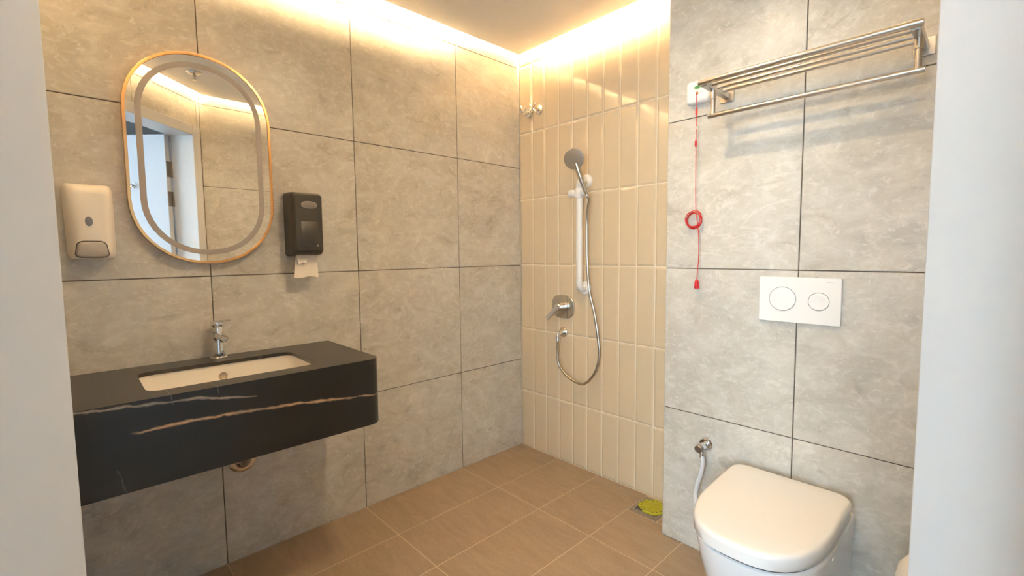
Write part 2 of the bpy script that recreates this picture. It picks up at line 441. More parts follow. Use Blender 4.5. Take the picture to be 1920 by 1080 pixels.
# led strips lying on the rim of the panel
def led(a, b, label, mat='led'):
    a, b = Vector(a), Vector(b); d = (b-a).normalized(); s = Vector((-d.y, d.x, 0)); hw, hh = .005, .006
    v = [tuple(p+s*x+Vector((0, 0, z))) for p in (a, b) for x, z in ((-hw, -hh), (hw, -hh), (hw, hh), (-hw, hh))]
    f = [(0, 1, 2, 3), (7, 6, 5, 4)]+[(i, (i+1) % 4, 4+(i+1) % 4, 4+i) for i in range(4)]
    o = empty('led_strip', a, label, 'led strip', 'warm led strips in the ceiling cove')
    obj('diffuser', (v, f), mat, o, smooth=False)
    v2 = [tuple(p+s*x+Vector((0, 0, z))) for p in (a, b) for x, z in ((-.007, -.0265), (.007, -.0265), (.007, -.0065), (-.007, -.0065))]
    obj('channel', (v2, f), 'steel', o, smooth=False)
zl = ZC+.042; e = .054
led((e, -.62, zl), (e, YN+.1, zl), 'warm led strip in the ceiling gap along the mirror wall')
led((.26, -e, zl), (DX-.1, -e, zl), 'warm led strip in the ceiling gap along the shower wall')
led((W-e, DY-.12, zl), (W-e, -1.2, zl), 'warm led strip in the ceiling gap of the right wall', 'led_soft')
led(tuple(dw(.05, -e, zl)), tuple(dw(1.05, -e, zl)), 'warm led strip in the ceiling gap above the doorway', 'led_soft')
led((1.05, YN+e, zl), (.12, YN+e, zl), 'unseen warm led strip added to brighten the wall at the left end of the vanity', 'led')  # unseen strip, added to lift the upper left of the mirror wall
# downlight
DL = Vector((1.285, -1.061, ZC))
o = empty('downlight', DL, 'round recessed downlight in the lowered ceiling', 'downlight')
obj('trim_ring', lathe(DL, (0, 0, -1), [(.040, 0), (.058, .0), (.058, .003), (.052, .006), (.040, .006)], 32, (False, False)), 'white_plastic', o)
ax = Vector((-.08, -.03, -1)).normalized()
obj('added_cowl', lathe(DL, ax, [(.0375, .006), (.0375, .031), (.0355, .031), (.0355, .010)], 32, (False, False)), 'black_hole', o)  # unseen cowl, added to keep the lamp's glare off the toilet wall
obj('lens', lathe(DL, ax, [(.0345, .006), (.0345, .013)], 32), 'lamp', o)
# sprinkler
SPK = Vector((1.60, -1.39, ZC))
o = empty('ceiling_sprinkler', SPK, 'small chrome sprinkler head on the ceiling, seen in the mirror', 'sprinkler')
obj('escutcheon', lathe(SPK, (0, 0, -1), [(.042, .0), (.042, .003), (.03, .012), (.014, .014)], 28), 'chrome', o)
obj('body', lathe(SPK, (0, 0, -1), [(.010, .014), (.010, .026), (.0055, .03), (.0055, .048)], 16), 'nickel', o)
obj('deflector', lathe(SPK, (0, 0, -1), [(.004, .046), (.017, .048), (.017, .051), (.003, .053)], 20), 'chrome', o)

# corridor outside with a wide window
COR = 2.5
struct('floor_corridor', dbox(-2.6, 4.4, REV, COR, -.1, -.002), 'corr_floor', 'grey corridor floor outside the doorway', 'floor')
struct('ceiling_corridor', dbox(-2.6, 4.4, REV, COR, 2.7, 2.8), 'corr', 'white corridor ceiling outside the doorway', 'ceiling')
struct('wall_corridor_front', join(dbox(-2.6, A_C-.125, REV-.01, REV, 0, 2.7), dbox(3.205, 4.4, REV-.01, REV, 0, 2.7)), 'corr', 'white corridor wall beside the doorway', 'wall')
struct('wall_corridor_end', dbox(-2.7, -2.6, REV, COR, 0, 2.7), 'corr', 'white end wall of the corridor', 'wall')
struct('wall_corridor_far', dbox(4.4, 4.5, REV, COR, 0, 2.7), 'corr', 'white far end wall of the corridor', 'wall')
WA0, WA1, WZ0, WZ1 = .85, 4.1, .35, 2.55
struct('wall_corridor_window', join(dbox(-2.6, WA0, COR, COR+.15, 0, 2.7), dbox(WA1, 4.4, COR, COR+.15, 0, 2.7), dbox(WA0, WA1, COR, COR+.15, 0, WZ0), dbox(WA0, WA1, COR, COR+.15, WZ1, 2.7)),
       'corr', 'white corridor wall with a wide window', 'wall')
wn1 = struct('window_1', join(dbox(WA0, WA1, COR+.04, COR+.09, WZ0, WZ0+.05), dbox(WA0, WA1, COR+.04, COR+.09, WZ1-.05, WZ1), *[dbox(a, a+.05, COR+.04, COR+.09, WZ0+.05, WZ1-.05) for a in (WA0, 2.1, 3.08, WA1-.05)]),
             'frame_white', 'wide white framed corridor window', 'window')
for a0, a1 in ((WA0+.05, 2.1), (2.15, 3.08), (3.13, WA1-.05)):
    obj('pane', dbox(a0, a1, COR+.062, COR+.068, WZ0+.05, WZ1-.05), 'glass', wn1, smooth=False)

# ------------------------------------------------------------------ vanity
VX, VR, VZ0, VZ1 = .50, -1.235, .605, .851
r = .05; V0 = YN+.002
outer = [(.002, V0), (VX, V0)]+[(VX-r+r*math.cos(a), VR-r+r*math.sin(a)) for a in [PI/2*k/8 for k in range(9)]]+[(.002, VR)]
SX0, SX1, SY0, SY1 = .122, .420, -1.925, -1.440
hole = rrect((SX0+SX1)/2, (SY0+SY1)/2, SX1-SX0, SY1-SY0, .042, 7)
top_m = black_marble('black_marble_top', [
    ([(-1.97, .012), (-1.775, .055), (-1.632, .102), (-1.50, .135), (-1.361, .175), (-1.232, .208)], .0022, (.26, .23, .20), .55, 'y'),
    ([(.0, -1.918), (.06, -1.915), (.10, -1.912)], .0018, (.30, .27, .24), .8, 'x'),
    ([(.42, -1.882), (.47, -1.880), (.505, -1.878)], .0014, (.35, .32, .28), .9, 'x'),
    ([(.42, -1.772), (.47, -1.769), (.505, -1.767)], .0013, (.30, .27, .24), .7, 'x')], 0)
front_m = black_marble('black_marble_front', [
    ([(-2.10, .846), (-2.051, .844), (-2.016, .840), (-1.984, .841), (-1.951, .836), (-1.916, .835), (-1.868, .831), (-1.824, .827), (-1.778, .820), (-1.723, .809), (-1.66, .799)], .0046, (.46, .37, .29), .9, 'y'),
    ([(-1.973, .768), (-1.92, .763), (-1.872, .766), (-1.781, .762), (-1.711, .761), (-1.667, .757), (-1.605, .751), (-1.539, .746), (-1.469, .738), (-1.375, .728), (-1.24, .712)], .0056, (.52, .33, .19), 1.0, 'y'),
    ([(.822, -1.8755), (.835, -1.877), (.852, -1.878)], .0014, (.30, .27, .24), .8, 'x'),
    ([(.829, -1.764), (.838, -1.765), (.852, -1.767)], .0013, (.22, .20, .18), .7, 'x'),
    ([(.603, -1.986), (.63, -1.993), (.65, -1.996), (.675, -2.003)], .0022, (.18, .17, .16), .45, 'x')], 2)
van = empty('wall_mounted_vanity', (0, 0, 0), 'long black veined marble vanity slab hung on the wall below the oval mirror', 'vanity')
ct = obj('countertop', slab_with_hole(outer, hole, VZ1-.013, VZ1), top_m, van, smooth=False, label='dark brown black marble top with a basin cut-out')
ct.data.materials.append(front_m)
for p_ in ct.data.polygons:
    if abs(p_.normal.z) < .5 and (p_.center.x > SX1+.01 or p_.center.y > SY1+.01): p_.material_index = 1
t2 = .018
obj('front_panel', box(VX-t2, VX, V0, VR-r, VZ0, VZ1-.013), front_m, van, smooth=False)
arc = [PI/2*k/10 for k in range(11)]
crn = [(VX-r+r*math.cos(a), VR-r+r*math.sin(a)) for a in arc]+[(VX-r+(r-t2)*math.cos(a), VR-r+(r-t2)*math.sin(a)) for a in reversed(arc)]
obj('corner_panel', loft([ZW(crn, VZ0), ZW(crn, VZ1-.0135)]), front_m, van)
obj('side_panel', box(.002, VX-r, VR-t2, VR, VZ0, VZ1-.0135), front_m, van, smooth=False, bevel=.0008)
# basin
bs = empty('undermount_basin', ((SX0+SX1)/2, (SY0+SY1)/2, .70), 'white rectangular undermount basin set in the black countertop', 'basin')
cx, cy = (SX0+SX1)/2, (SY0+SY1)/2; bw, bl = SX1-SX0+.008, SY1-SY0+.008
prof = [(0, VZ1-.0135, .046), (-.002, VZ1-.05, .046), (-.012, VZ1-.10, .05), (-.03, VZ1-.135, .05), (-.075, VZ1-.15, .04), (-.14, VZ1-.153, .02)]
rings = [ZW(rrect(cx, cy, bw+2*i, bl+2*i, rr, 7), z) for i, z, rr in prof]
ro = [ZW(rrect(cx, cy, bw+.03, bl+.03, .06, 7), VZ1-.0135)]
rb = [ZW(rrect(cx, cy, bw+.02+2*i, bl+.02+2*i, rr, 7), z-.012) for i, z, rr in prof]
v, f = loft([*reversed(rb), ro[0], *rings])
obj('bowl', (v, f), 'sink', bs, sharp=60)
ofc = Vector((SX0+.0005, -1.676, .795))
obj('overflow_ring', lathe(ofc, (1, 0, -.06), [(.0145, -.002), (.0145, .003), (.012, .0035), (.0115, .001)], 24, (False, False)), 'nickel', bs)
obj('overflow_plug', lathe(ofc, (1, 0, -.06), [(.0118, -.002), (.0118, .0012)], 24), 'nickel', bs)
obj('waste', lathe((cx, cy, VZ1-.1525), (0, 0, 1), [(.03, -.004), (.03, .002), (.026, .003), (.022, .001), (.0, .004)], 24), 'chrome', bs)
obj('printed_mark', box(SX0+.0045, SX0+.0055, -1.693, -1.656, .7655, .7685), 'grey_mark', bs, smooth=False)
# tap
TP = Vector((.046, -1.672, VZ1))
tp = empty('basin_tap', TP, 'chrome single lever tap standing behind the basin', 'tap')
obj('base_ring', lathe(TP, (0, 0, 1), [(.029, 0), (.029, .003), (.024, .006)], 28), 'chrome', tp)
obj('body', lathe(TP, (0, 0, 1), [(.0235, .005), (.022, .03), (.0195, .06), (.0195, .085), (.021, .10), (.0215, .117), (.0205, .119)], 28), 'chrome', tp)
def sp_ring(x, z, wy, hz): return [(TP.x+x, TP.y+p[0], TP.z+p[1]) for p in ell(0, z, wy, hz, 20, .8)]
sp = obj('spout', loft([sp_ring(.0, .085, .015, .016), sp_ring(.04, .090, .0165, .013), sp_ring(.085, .090, .017, .011), sp_ring(.112, .088, .016, .009), sp_ring(.118, .087, .012, .006)]), 'chrome', tp)
obj('aerator', lathe(TP+Vector((.10, 0, .081)), (.15, 0, -1), [(.011, 0), (.011, .008), (.009, .008)], 20), 'nickel', sp)
obj('cap', lathe(TP, (0, 0, 1), [(.0205, .1205), (.0215, .122), (.0215, .138), (.019, .142), (0.001, .143)], 28), 'chrome', tp)
def lv(x, z, wy, hz): return [(TP.x+x, TP.y+.3*x+p[0], TP.z+p[1]) for p in ell(0, z, wy, hz, 16, .7)]
obj('lever', loft([lv(.002, .139, .012, .005), lv(.03, .143, .011, .004), lv(.07, .149, .009, .0035), lv(.078, .150, .006, .002)]), 'chrome', tp)
# waste pipe
wp = empty('waste_pipe', (0, -1.602, .414), 'chrome waste pipe with round wall plate under the vanity', 'pipe')
obj('wall_plate', lathe((.001, -1.602, .414), (1, 0, 0), [(.053, 0), (.052, .006), (.045, .013), (.03, .016), (.024, .010)], 32, (True, False)), 'chrome', wp)
obj('pipe', tube(catmull([(0.002, -1.602, .414), (.03, -1.602, .414), (.055, -1.603, .432), (.07, -1.605, .475), (.08, -1.608, .55), (.14, -1.64, .64), (.20, -1.67, .645), (.26, -1.682, .65), (.271, -1.682, .672)], 8), .018, 14), 'steel_dark', wp)

# ------------------------------------------------------------------ mirror
MC = (-1.677, 1.593); MW, MH, MX = .461, .765, .034
def stad(w_, h, n=22):
    r_ = w_/2; rh = r_; e_ = .955; o = []
    for sgn, a0 in ((1, 0), (-1, PI)):
        for k in range(n+1):
            a = a0+PI*k/n; c, q = math.cos(a), math.sin(a)
            o.append((MC[0]+r_*math.copysign(abs(c)**e_, c), MC[1]+sgn*(h/2-rh)+rh*math.copysign(abs(q)**e_, q)))
    return o
mi = empty('oval_mirror', (.001, MC[0], MC[1]), 'oval capsule mirror with thin copper frame on the left wall', 'mirror')
obj('frame', ringsolid(XW(stad(MW, MH), .002), XW(stad(MW-.019, MH-.019), .002), XW(stad(MW, MH), MX), XW(stad(MW-.019, MH-.019), MX)), 'gold', mi, sharp=50, bevel=.001)
obj('glass', loft([XW(stad(MW-.0192, MH-.0192), .004), XW(stad(MW-.0192, MH-.0192), .0300)]), 'mirror', mi, sharp=50)
b0, b1 = .068, .105
obj('frosted_band', ringsolid(XW(stad(MW-b0, MH-b0), .0295), XW(stad(MW-b1, MH-b1), .0295), XW(stad(MW-b0, MH-b0), .0303), XW(stad(MW-b1, MH-b1), .0303)), 'frost', mi, sharp=50, label='frosted grey light band set in the glass')

mi.rotation_euler.z = math.radians(.4)
# ------------------------------------------------------------------ soap dispenser
sd = empty('soap_dispenser', (0, -2.01, 1.235), 'off white wall soap dispenser with grey push button', 'dispenser')
def sring(x, y0t, y1t, y0b, y1b, z0, z1, r_):
    base = rrect(0, 0, 1, 1, r_, 6); o = []
    for a, b in base:
        t = b+.5; l_ = y0b+(y0t-y0b)*t; h_ = y1b+(y1t-y1b)*t
        o.append((x, l_+(h_-l_)*(a+.5), z0+(z1-z0)*t))
    return o
rings = [sring(.002, -2.070, -1.948, -2.066, -1.948, 1.234, 1.470, .10), sring(.05, -2.072, -1.947, -2.064, -1.947, 1.234, 1.472, .12),
         sring(.075, -2.068, -1.951, -2.050, -1.955, 1.236, 1.467, .14), sring(.092, -2.058, -1.960, -2.040, -1.962, 1.242, 1.456, .18), sring(.098, -2.044, -1.974, -2.03, -1.972, 1.256, 1.440, .22)]
obj('body', loft(rings), 'cream_plastic', sd, sharp=60)
by = -2.008
bt = sring(.085, by-.034, by+.034, by-.042, by+.042, 1.238, 1.290, .25); bt2 = sring(.106, by-.032, by+.032, by-.040, by+.040, 1.239, 1.287, .25); bt3 = sring(.110, by-.026, by+.026, by-.034, by+.034, 1.243, 1.280, .25)
obj('push_button', loft([bt, bt2, bt3]), 'grey_plastic', sd, sharp=60)
obj('button_gap', loft([sring(.086, by-.0348, by+.0348, by-.0433, by+.0433, 1.2368, 1.2910, .25), sring(.0995, by-.0348, by+.0348, by-.0433, by+.0433, 1.2368, 1.2910, .25)]), 'seam', sd)
obj('level_window', loft([XW(ell(-2.011, 1.352, .0095, .0150), .09), XW(ell(-2.011, 1.352, .0095, .0150), .0992), XW(ell(-2.011, 1.352, .007, .012), .1003)]), 'window_blue', sd)

# ------------------------------------------------------------------ paper dispenser
pd = empty('tissue_dispenser', (0, -1.335, 1.24), 'charcoal plastic tissue dispenser with a paper tongue', 'dispenser')
P0, P1, Q0, Q1 = -1.400, -1.273, 1.238, 1.500
def pring(x, i0, i1, iz0, iz1, r_): return [(x, a, b) for a, b in rrect((P0+i0+P1-i1)/2, (Q0+iz0+Q1-iz1)/2, P1-i1-P0-i0, Q1-iz1-Q0-iz0, r_, 5)]
obj('back_case', loft([pring(.002, 0, 0, -.004, 0, .012), pring(.055, .001, .001, 0, .001, .012), pring(.085, .003, .003, .002, .004, .012)]), 'dark_plastic', pd, sharp=45)
cv = obj('front_cover', loft([pring(.0853, .004, .004, .003, .005, .012), pring(.104, .006, .006, .012, .009, .012), pring(.110, .012, .010, .020, .014, .010)]), 'darker_plastic', pd, sharp=30)
oc = (-1.334, 1.445)
obj('viewing_window', loft([XW(ell(oc[0], oc[1], .030, .0125, 28, .85), .108), XW(ell(oc[0], oc[1], .030, .0125, 28, .85), .1112), XW(ell(oc[0], oc[1], .028, .0108, 28, .85), .1122)]), 'window_grey', cv)
obj('window_rim', ringsolid(XW(ell(oc[0], oc[1], .032, .0145, 28, .85), .109), XW(ell(oc[0], oc[1], .0302, .0127, 28, .85), .109), XW(ell(oc[0], oc[1], .032, .0145, 28, .85), .1118), XW(ell(oc[0], oc[1], .0302, .0127, 28, .85), .1118)), 'chrome', cv)
obj('raised_panel', loft([XW(rrect(-1.336, 1.325, .07, .105, .006), .1095), XW(rrect(-1.336, 1.325, .068, .103, .006), .1104)]), 'darker_plastic', cv, sharp=50)
obj('lock', lathe((.110, -1.305, 1.278), (1, 0, 0), [(.004, -.001), (.004, .0012), (.0015, .0008)], 14), 'steel_dark', cv)
def sheet(y0t, y1t, y0b, y1b, z1, z0, x, amp, th=.0012):
    n, m_ = 10, 8; v = []; f = []
    for s in (0, 1):
        for j in range(m_+1):
            for i in range(n+1):
                t = j/m_; u = i/n; ya = y0t+(y0b-y0t)*t; yb = y1t+(y1b-y1t)*t
                v.append((x+s*th+amp*math.sin(u*5+2*t)*(.3+t)+.01*t*t, ya+(yb-ya)*u, z1+(z0-z1)*t-.003*math.sin(u*7)*t))
    k = (n+1)*(m_+1)
    for j in range(m_):
        for i in range(n):
            a = j*(n+1)+i; q = (a, a+1, a+n+2, a+n+1); f += [q, tuple(k+w_ for w_ in reversed(q))]
    for i in range(n): f += [(i+1, i, k+i, k+i+1), (m_*(n+1)+i, m_*(n+1)+i+1, k+m_*(n+1)+i+1, k+m_*(n+1)+i)]
    for j in range(m_): f += [(j*(n+1), (j+1)*(n+1), k+(j+1)*(n+1), k+j*(n+1)), ((j+1)*(n+1)+n, j*(n+1)+n, k+j*(n+1)+n, k+(j+1)*(n+1)+n)]
    return v, f
pp = obj('paper', sheet(-1.375, -1.288, -1.394, -1.292, 1.25, 1.146, .058, .003), 'paper', pd, label='soft tissue sheet hanging from the slot')
obj('paper_fold', sheet(-1.380, -1.318, -1.376, -1.345, 1.25, 1.205, .066, .002), 'paper', pp)

# ------------------------------------------------------------------ shower
grp = 'cross handle stop valves on the shower wall'
for k, (x, lab, tw) in enumerate(((.090, 'chrome cross handle stop valve nearest the corner', .35), (.172, 'chrome cross handle stop valve farther from the corner', .75))):
    o = empty('stop_valve', (x, 0, 2.079), lab+' high on the shower wall', 'valve', grp)
    obj('rosette', lathe((x, -.0005, 2.079), (0, -1, 0), [(.031, 0), (.031, .004), (.026, .014), (.016, .018)], 28), 'chrome', o)
    obj('stem', lathe((x, 0, 2.079), (0, -1, 0), [(.010, .016), (.010, .035), (.008, .038), (.008, .062), (.010, .064), (.009, .072), (.002, .074)], 18), 'chrome', o)
    for q in range(4):
        a = tw+q*PI/2; d = Vector((math.cos(a), 0, math.sin(a))); c = Vector((x, -.061, 2.079))
        obj('handle_arm', tube([c+d*.006, c+d*.018, c+d*.032, c+d*.036], [.0045, .0045, .0052, .003], 10), 'chrome', o)
# mixer
MXC = Vector((.352, 0, .926))
o = empty('shower_mixer', MXC, 'chrome concealed shower mixer with lever on the cream tiles', 'mixer')
pl = ell(MXC.x, MXC.z, .082, .068, 40, .72); pl2 = ell(MXC.x, MXC.z, .079, .065, 40, .72)
obj('plate', loft([YW(pl, -.0005), YW(pl, -.009), YW(pl2, -.012)]), 'nickel', o, sharp=25)
obj('plate_seam', box(MXC.x+.035, MXC.x+.0362, -.0124, -.011, MXC.z-.0625, MXC.z+.0625), 'seam', o, smooth=False)
obj('cartridge', lathe(MXC, (0, -1, 0), [(.024, .011), (.024, .03), (.0225, .032), (.0225, .058), (.019, .062)], 28), 'chrome', o)
ld = Vector((-.70, -.12, -.70)).normalized(); lc = MXC+Vector((0, -.052, 0)); sd2 = ld.cross(Vector((0, 1, 0))).normalized(); nn = ld.cross(sd2).normalized()
def lring(t, hw, hh): return [tuple(lc+ld*t+sd2*p[0]+nn*p[1]) for p in rrect(0, 0, 2*hw, 2*hh, min(hw, hh)*.6, 3)]
obj('lever', loft([lring(-.012, .017, .009), lring(.02, .017, .009), lring(.07, .015, .006), lring(.100, .014, .005), lring(.104, .012, .003)]), 'chrome', o, sharp=40)
# hose outlet elbow
EL = Vector((.352, 0, .776))
o = empty('hose_outlet', EL, 'chrome wall elbow feeding the shower hose below the mixer', 'outlet')
obj('rosette', lathe(EL+Vector((0, -.0005, 0)), (0, -1, 0), [(.029, 0), (.029, .006), (.025, .009), (.016, .009)], 28), 'nickel', o)
obj('elbow', tube(catmull([EL+Vector((0, -.006, 0)), EL+Vector((0, -.03, 0)), EL+Vector((0, -.046, -.003)), EL+Vector((0, -.052, -.016)), EL+Vector((0, -.053, -.03))], 6), .013, 18), 'chrome', o)
obj('collar', lathe(EL+Vector((0, -.053, -.028)), (0, 0, -1), [(.011, 0), (.012, .002), (.012, .02), (.009, .024)], 18), 'chrome', o)
# grab bar with slider
GX, GY = .516, -.062
o = empty('grab_bar', (GX, 0, 1.04), 'white vertical grab bar with shower holder on the cream tiles', 'grab bar')
obj('bar', tube(catmull([(GX+.003, -.003, 1.622), (GX+.002, -.025, 1.624), (GX, -.047, 1.620), (GX, GY+.002, 1.605), (GX, GY, 1.585), (GX, GY, 1.55), (GX, GY, 1.32), (GX, GY, 1.11), (GX, GY, 1.077), (GX, GY+.002, 1.057), (GX, -.047, 1.042), (GX-.002, -.025, 1.038), (GX-.003, -.003, 1.040)], 6), .0175, 20), 'white_plastic', o)
for z, x in ((1.622, GX+.003), (1.040, GX-.003)):
    obj('flange', lathe((x, -.0005, z), (0, -1, 0), [(.037, 0), (.037, .007), (.033, .012), (.020, .014)], 28), 'white_plastic', o)
obj('bar_joint', lathe((GX, GY, 1.0995), (0, 0, 1), [(.0178, 0), (.0178, .0012)], 24), 'grey_plastic', o)
sl = obj('slider', join(lathe((GX, GY, 1.530), (0, 0, 1), [(.022, 0), (.024, .004), (.024, .046), (.022, .05)], 24), lathe((GX-.048, GY-.004, 1.556), (1, 0, 0), [(.017, 0), (.02, .004), (.02, .014), (.014, .018), (.014, .05), (.015, .06), (.015, .098), (.012, .104)], 24)), 'white_plastic', o, label='white sliding shower holder')
obj('clamp_knob', lathe((GX-.064, GY-.004, 1.556), (1, 0, 0), [(.015, 0), (.0205, .003), (.0205, .014), (.016, .016)], 20), 'white_plastic', sl)
# hand shower
B0 = Vector((GX+.066, -.094, 1.552)); hd = Vector((-.16, -.33, .93)).normalized(); fn = Vector((.35, -.87, -.25)); fn = (fn-hd*fn.dot(hd)).normalized()
HC = B0+hd*.178
hs = empty('hand_shower', B0, 'chrome hand shower with round grey face and hanging metal hose', 'hand shower')
obj('head', lathe(HC, fn, [(.018, -.024), (.036, -.018), (.052, -.008), (.0555, .0), (.0545, .006), (.052, .008)], 36), 'chrome', hs)
obj('spray_face', lathe(HC, fn, [(.0515, .006), (.0515, .0092), (.048, .0102), (.002, .0104)], 36), 'spray', hs)
obj('handle', tube([B0-hd*.012, B0, B0+hd*.05, B0+hd*.09, B0+hd*.12-fn*.002, B0+hd*.145-fn*.006, B0+hd*.17-fn*.012], [.009, .0105, .0125, .0145, .0165, .019, .017], 18), 'nickel', hs)
hp = [B0-hd*.012, B0-hd*.04+Vector((-.003, .01, 0)), (.566, -.058, 1.46), (.553, -.045, 1.38), (.552, -.04, 1.19), (.567, -.04, 1.031), (.602, -.04, .904), (.628, -.04, .763), (.632, -.04, .676), (.604, -.042, .584), (.531, -.045, .512), (.437, -.048, .527), (.366, -.05, .58), (.347, -.053, .662), tuple(EL+Vector((0, -.053, -.0535)))]
obj('hose', tube(catmull(hp, 8), .0075, 12), 'nickel', hs)
obj('hose_nut', lathe(B0-hd*.012, -hd, [(.0095, 0), (.0105, .003), (.0105, .016), (.0078, .022)], 16), 'chrome', hs)

# ------------------------------------------------------------------ floor drain and pad
dc = ((DR[0]+DR[1])/2, (DR[2]+DR[3])/2)
o = empty('floor_drain', (dc[0], dc[1], -.002), 'square steel floor drain in the shower corner', 'drain')
dwid, dlen = DR[1]-DR[0]-.004, DR[3]-DR[2]-.004
obj('plate', loft([ZW(rrect(*dc, dwid, dlen, .003, 2), -.004), ZW(rrect(*dc, dwid, dlen, .003, 2), .0006)]), 'drain_grey', o, smooth=False)
obj('grate_rim', ringsolid(ZW(rrect(*dc, .122, .122, .004, 3), -.001), ZW(rrect(*dc, .116, .116, .004, 3), -.001), ZW(rrect(*dc, .122, .122, .004, 3), .0014), ZW(rrect(*dc, .116, .116, .004, 3), .0014)), 'steel', o)
for k in range(9):
    obj('slot', box(dc[0]-.052+k*.0115, dc[0]-.047+k*.0115, dc[1]-.05, dc[1]+.05, -.001, .0009), 'black_hole', o, smooth=False)
pc = (.984, -.088)
pad = empty('drain_pad', (pc[0], pc[1], .001), 'lime green leaf shaped rubber pad lying on the floor drain', 'drain cover')
def leafring(s, z):
    o_ = []
    for k in range(72):
        a = 2*PI*k/72; rr = .066*(1+.055*math.cos(7*a+.6))
        da = abs((a-4.25+PI) % (2*PI)-PI)
        if da < .16: rr *= 1-.30*(1-da/.16)
        o_.append((pc[0]+s*rr*math.cos(a), pc[1]+s*rr*math.sin(a), z))
    return o_
obj('leaf', loft([leafring(.99, .001), leafring(1., .004), leafring(.97, .0075), leafring(.90, .009), leafring(.86, .0075), leafring(.5, .010), leafring(.1, .0115)]), 'lime', pad, sharp=50)
for k in range(7):
    a = 2*PI*k/7+.35; obj('vein', tube([(pc[0]+.012*math.cos(a), pc[1]+.012*math.sin(a), .0112), (pc[0]+.052*math.cos(a), pc[1]+.052*math.sin(a), .0085)], [.003, .0015], 8), 'lime', pad)
for k in range(16):
    a = 2*PI*k/16+.1
    obj('drain_hole', lathe((pc[0]+.0535*math.cos(a), pc[1]+.0535*math.sin(a), .0072), (0, 0, 1), [(.0032, 0), (.0032, .0013)], 8), 'lime_dark', pad)

# ------------------------------------------------------------------ towel rack
RD, RZ = .20, 1.816; yw = DY
o = empty('towel_rack', (1.633, yw, RZ), 'brushed steel towel rack with four shelf rails and a lower bar', 'towel rack')
X0, X1 = 1.357, 1.909
for x in (X0, X1):
    obj('wall_plate', box(x-.025, x+.025, yw-.008, yw-.0005, RZ-.026, RZ+.026), 'steel', o, smooth=False, bevel=.002)
    obj('bracket_arm', box(x-.011, x+.011, yw-RD, yw-.0085, RZ-.013, RZ+.007), 'steel', o, smooth=False, bevel=.002)
    obj('post', lathe((x, yw-.125, RZ-.013), (0, 0, -1), [(.0105, 0), (.0105, .026), (.008, .028), (.008, .082)], 20), 'steel', o)
obj('front_rail', tube([(X0-.016, yw-RD-.006, RZ), (X1+.016, yw-RD-.006, RZ)], .0095, 20), 'steel', o)
for d in (.160, .112, .064):
    obj('shelf_rail', tube([(X0+.011, yw-d, RZ+.001), (X1-.011, yw-d, RZ+.001)], .0068, 16), 'steel', o)
obj('lower_rail', tube([(X0-.016, yw-.125, RZ-.096), (X1+.016, yw-.125, RZ-.096)], .0085, 20), 'steel', o)

# ------------------------------------------------------------------ emergency pull cord
bx, bz = 1.253, 1.852
o = empty('pull_cord_alarm', (bx, yw, bz), 'white emergency alarm box with hanging red pull cord', 'alarm')
bp = lambda w_, h, r_, y: YW(rrect(bx, bz, w_, h, r_, 5), y)
obj('box', loft([bp(.090, .086, .010, yw-.0005), bp(.090, .086, .010, yw-.018), bp(.084, .080, .012, yw-.027), bp(.070, .066, .012, yw-.030)]), 'white_plastic', o, sharp=50)
gb = obj('indicator_rim', loft([YW(ell(bx+.002, bz+.014, .0155, .0095), yw-.029), YW(ell(bx+.002, bz+.014, .0150, .009), yw-.0312)]), 'green_rim', o)
obj('indicator', loft([YW(ell(bx+.002, bz+.014, .012, .006), yw-.0305), YW(ell(bx+.002, bz+.014, .0115, .0055), yw-.0325)]), 'green', gb)
obj('cord_eyelet', lathe((bx+.001, yw-.029, bz-.008), (0, -1, 0), [(.006, 0), (.006, .003), (.003, .004)], 16), 'brass', o)
obj('printed_mark', box(bx+.014, bx+.026, yw-.0306, yw-.0298, bz-.0075, bz-.0055), 'grey_mark', o, smooth=False)
cy_ = yw-.034
cc = (bx-.008, 1.364)
obj('cord', tube(catmull([(bx+.001, cy_, bz-.008), (bx-.001, cy_+.004, 1.79), (bx-.001, cy_+.006, 1.66), (bx-.002, cy_+.012, 1.50), (bx-.002, cy_+.018, 1.402), (bx+.004, cy_+.018, 1.36), (bx+.012, cy_+.016, 1.30), (bx+.015, cy_+.014, 1.22), (bx+.010, cy_+.012, 1.125)], 8), .0016, 8), 'red', o)
cp = []
for k in range(6*28+1):
    a = 2*PI*k/28; i = k//28; rr = .030+.003*math.sin(i*1.9)+.002*math.sin(a*.37)
    cp.append((cc[0]+rr*math.sin(a)+.002*math.cos(i*2.3), cy_+.010+.0018*i+.004*math.sin(a+i), cc[1]+rr*1.0*math.cos(a)+.003*math.sin(i*1.3)-.001*i))
obj('coiled_cord', tube(cp, .0016, 7), 'red', o)
obj('tie', lathe((cc[0]+.003, cy_+.016, cc[1]+.030), (1, 0, 0), [(.004, -.003), (.004, .003)], 12), 'bead', o)
for z in (1.775, 1.655): obj('connector', lathe((bx-.001, cy_+.005, z-.012), (0, 0, 1), [(.0025, 0), (.0042, .002), (.0042, .022), (.0025, .024)], 12), 'red', o)
obj('bead', lathe((bx-.001, cy_+.005, 1.708), (0, 0, 1), [(.001, 0), (.004, .003), (.0048, .006), (.004, .009), (.001, .012)], 12), 'bead', o)
obj('bell_pull', lathe((bx+.010, cy_+.012, 1.128), (0, 0, -1), [(.002, 0), (.006, .004), (.0085, .014), (.0095, .034), (.0085, .037)], 18), 'red', o)

